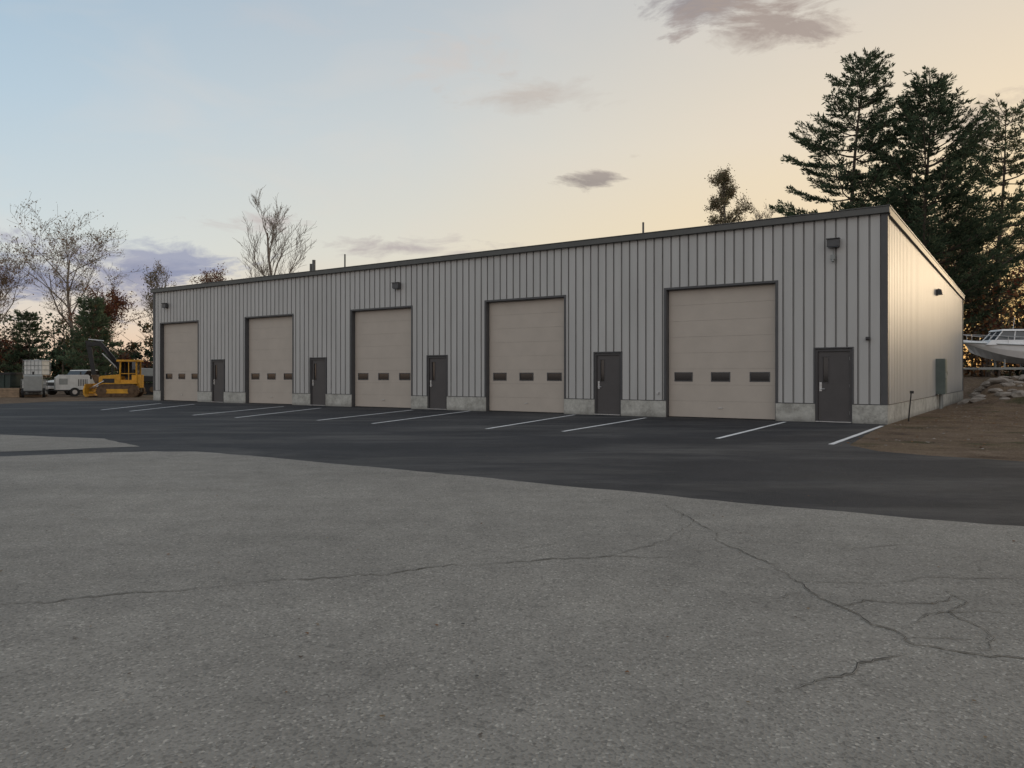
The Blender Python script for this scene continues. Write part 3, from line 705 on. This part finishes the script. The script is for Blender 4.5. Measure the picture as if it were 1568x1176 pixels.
# ---------------------------------------------------------------- world
az0=R(50); el0=R(3)
w=bpy.data.worlds.new('World'); scene.world=w; w.use_nodes=True; t=w.node_tree
w.cycles.sampling_method='MANUAL'; w.cycles.sample_map_resolution=256
bg=t.nodes['Background']
def mt(op,a,b_=None,c_=None,clamp=False):
    n=t.nodes.new('ShaderNodeMath'); n.operation=op; n.use_clamp=clamp
    for i,v in enumerate((a,b_,c_)):
        if v is None: continue
        if isinstance(v,(int,float)): n.inputs[i].default_value=v
        else: t.links.new(v,n.inputs[i])
    return n.outputs[0]
sky=t.nodes.new('ShaderNodeTexSky'); sky.sky_type='NISHITA'; sky.sun_disc=False; sky.sun_elevation=el0; sky.sun_rotation=az0; sky.dust_density=1.5
tc=t.nodes.new('ShaderNodeTexCoord').outputs['Generated']
sp=t.nodes.new('ShaderNodeSeparateXYZ'); t.links.new(tc,sp.inputs[0]); X,Y,Z=sp.outputs
el=mt('ARCSINE',Z); az=mt('ARCTAN2',X,Y)
zz=mt('MAXIMUM',Z,0.0)
away=ramp(t,zz,[(0,lin(246,204,166)),(.07,lin(232,220,206)),(.15,lin(214,224,226)),(.3,lin(188,209,224)),(.45,lin(164,190,212)),(1,lin(170,177,186))])
sunw=ramp(t,zz,[(0,lin(255,192,112)),(.08,lin(255,212,140)),(.17,lin(255,226,176)),(.28,lin(247,227,196)),(.43,lin(226,215,200)),(1,lin(172,176,182))])
hd=mt('SQRT',mt('ADD',mt('MULTIPLY',X,X),mt('MULTIPLY',Y,Y)))
dotp=mt('DIVIDE',mt('ADD',mt('MULTIPLY',X,math.sin(az0)),mt('MULTIPLY',Y,math.cos(az0))),mt('ADD',hd,.001))
fac=ramp(t,dotp,[(.1,0.0),(.55,.36),(.98,1.0)])
col=mixc(t,fac,away,sunw)
back=ramp(t,mt('MULTIPLY',Y,-1.0),[(0.0,0.0),(.6,1.0)])
col=mixc(t,back,col,ramp(t,zz,[(0,lin(200,190,186)),(.15,lin(242,232,226)),(.4,lin(236,237,238)),(1,lin(172,177,184))]))
cv=t.nodes.new('ShaderNodeCombineXYZ'); t.links.new(mt('MULTIPLY',az,9.0),cv.inputs[0]); t.links.new(mt('MULTIPLY',el,24.0),cv.inputs[1])
n1=noisen(t,cv.outputs[0],1.15,6,.64,.5)
n2=noisen(t,cv.outputs[0],.45,3,.6,.5)
nn_=mt('MULTIPLY',mt('SUBTRACT',n1,.5),4.2)
# az, el, half-width, half-height (deg), colour, strength, softness
bl=[(14.5,25.6,4.5,2.8,(152,146,150),.95,.9),(18.5,24.2,6.5,2.8,(172,158,150),.95,.9),(-4,22.6,4.5,2.0,(214,202,194),.6,1.5),(2.0,20.0,5.5,1.4,(196,186,178),.7,1.3),(6.1,14.2,2.7,.85,(160,150,145),.95,.8),
(9,15.7,1.4,.45,(190,178,165),.6,1),(-19,10.8,4,.8,(198,184,182),.75,1),(-8,9.4,7,.9,(184,174,174),.8,1),(-25,7.9,8,1.3,(166,170,190),.95,.8),(-32,6.0,10,2.2,(146,152,178),.95,.8),(-24,5.0,6,1.2,(170,168,184),.8,.8),(31,15.8,4,1.6,(184,170,160),.75,1),(-17,24,5,1.2,(200,203,208),.4,1.5)]
for a,e_,ww,hh,cc,st,so_ in bl:
    dx=mt('DIVIDE',mt('SUBTRACT',az,R(a)),R(ww)); dy=mt('DIVIDE',mt('SUBTRACT',el,R(e_)),R(hh))
    r2=mt('SQRT',mt('ADD',mt('MULTIPLY',dx,dx),mt('MULTIPLY',dy,dy)))
    v=mt('MULTIPLY',mt('ADD',mt('SUBTRACT',1.0,r2),nn_),.5)
    k=ramp(t,v,[(.02,0.0),(min(.98,.02+.42*so_),st)])
    col=mixc(t,k,col,lin(*cc))
col=mixc(t,ramp(t,n2,[(.5,0.0),(.8,.25)]),col,lin(236,220,206))
sk=t.nodes.new('ShaderNodeVectorMath'); sk.operation='SCALE'; t.links.new(sky.outputs[0],sk.inputs[0]); sk.inputs[3].default_value=.08
col=mixc(t,.06,col,sk.outputs[0])
t.links.new(col,bg.inputs['Color']); bg.inputs['Strength'].default_value=1.0
sl=bpy.data.lights.new('sun','SUN'); sl.energy=.7; sl.angle=R(14); sl.color=(1,.78,.52)
so=bpy.data.objects.new('sun',sl); scene.collection.objects.link(so)
d=Vector((math.sin(az0)*math.cos(el0),math.cos(az0)*math.cos(el0),math.sin(el0))); so.rotation_euler=d.to_track_quat('Z','Y').to_euler()
cam=bpy.data.cameras.new('camera'); co=bpy.data.objects.new('camera',cam); scene.collection.objects.link(co)
co.location=(0,0,1.4); co.rotation_euler=(R(90),0,0); cam.lens=27.05; cam.sensor_width=36; cam.shift_y=-13/1568; cam.clip_end=3000; cam.clip_start=.05
scene.camera=co
scene.view_settings.view_transform='Standard'; scene.view_settings.look='None'; scene.view_settings.exposure=0
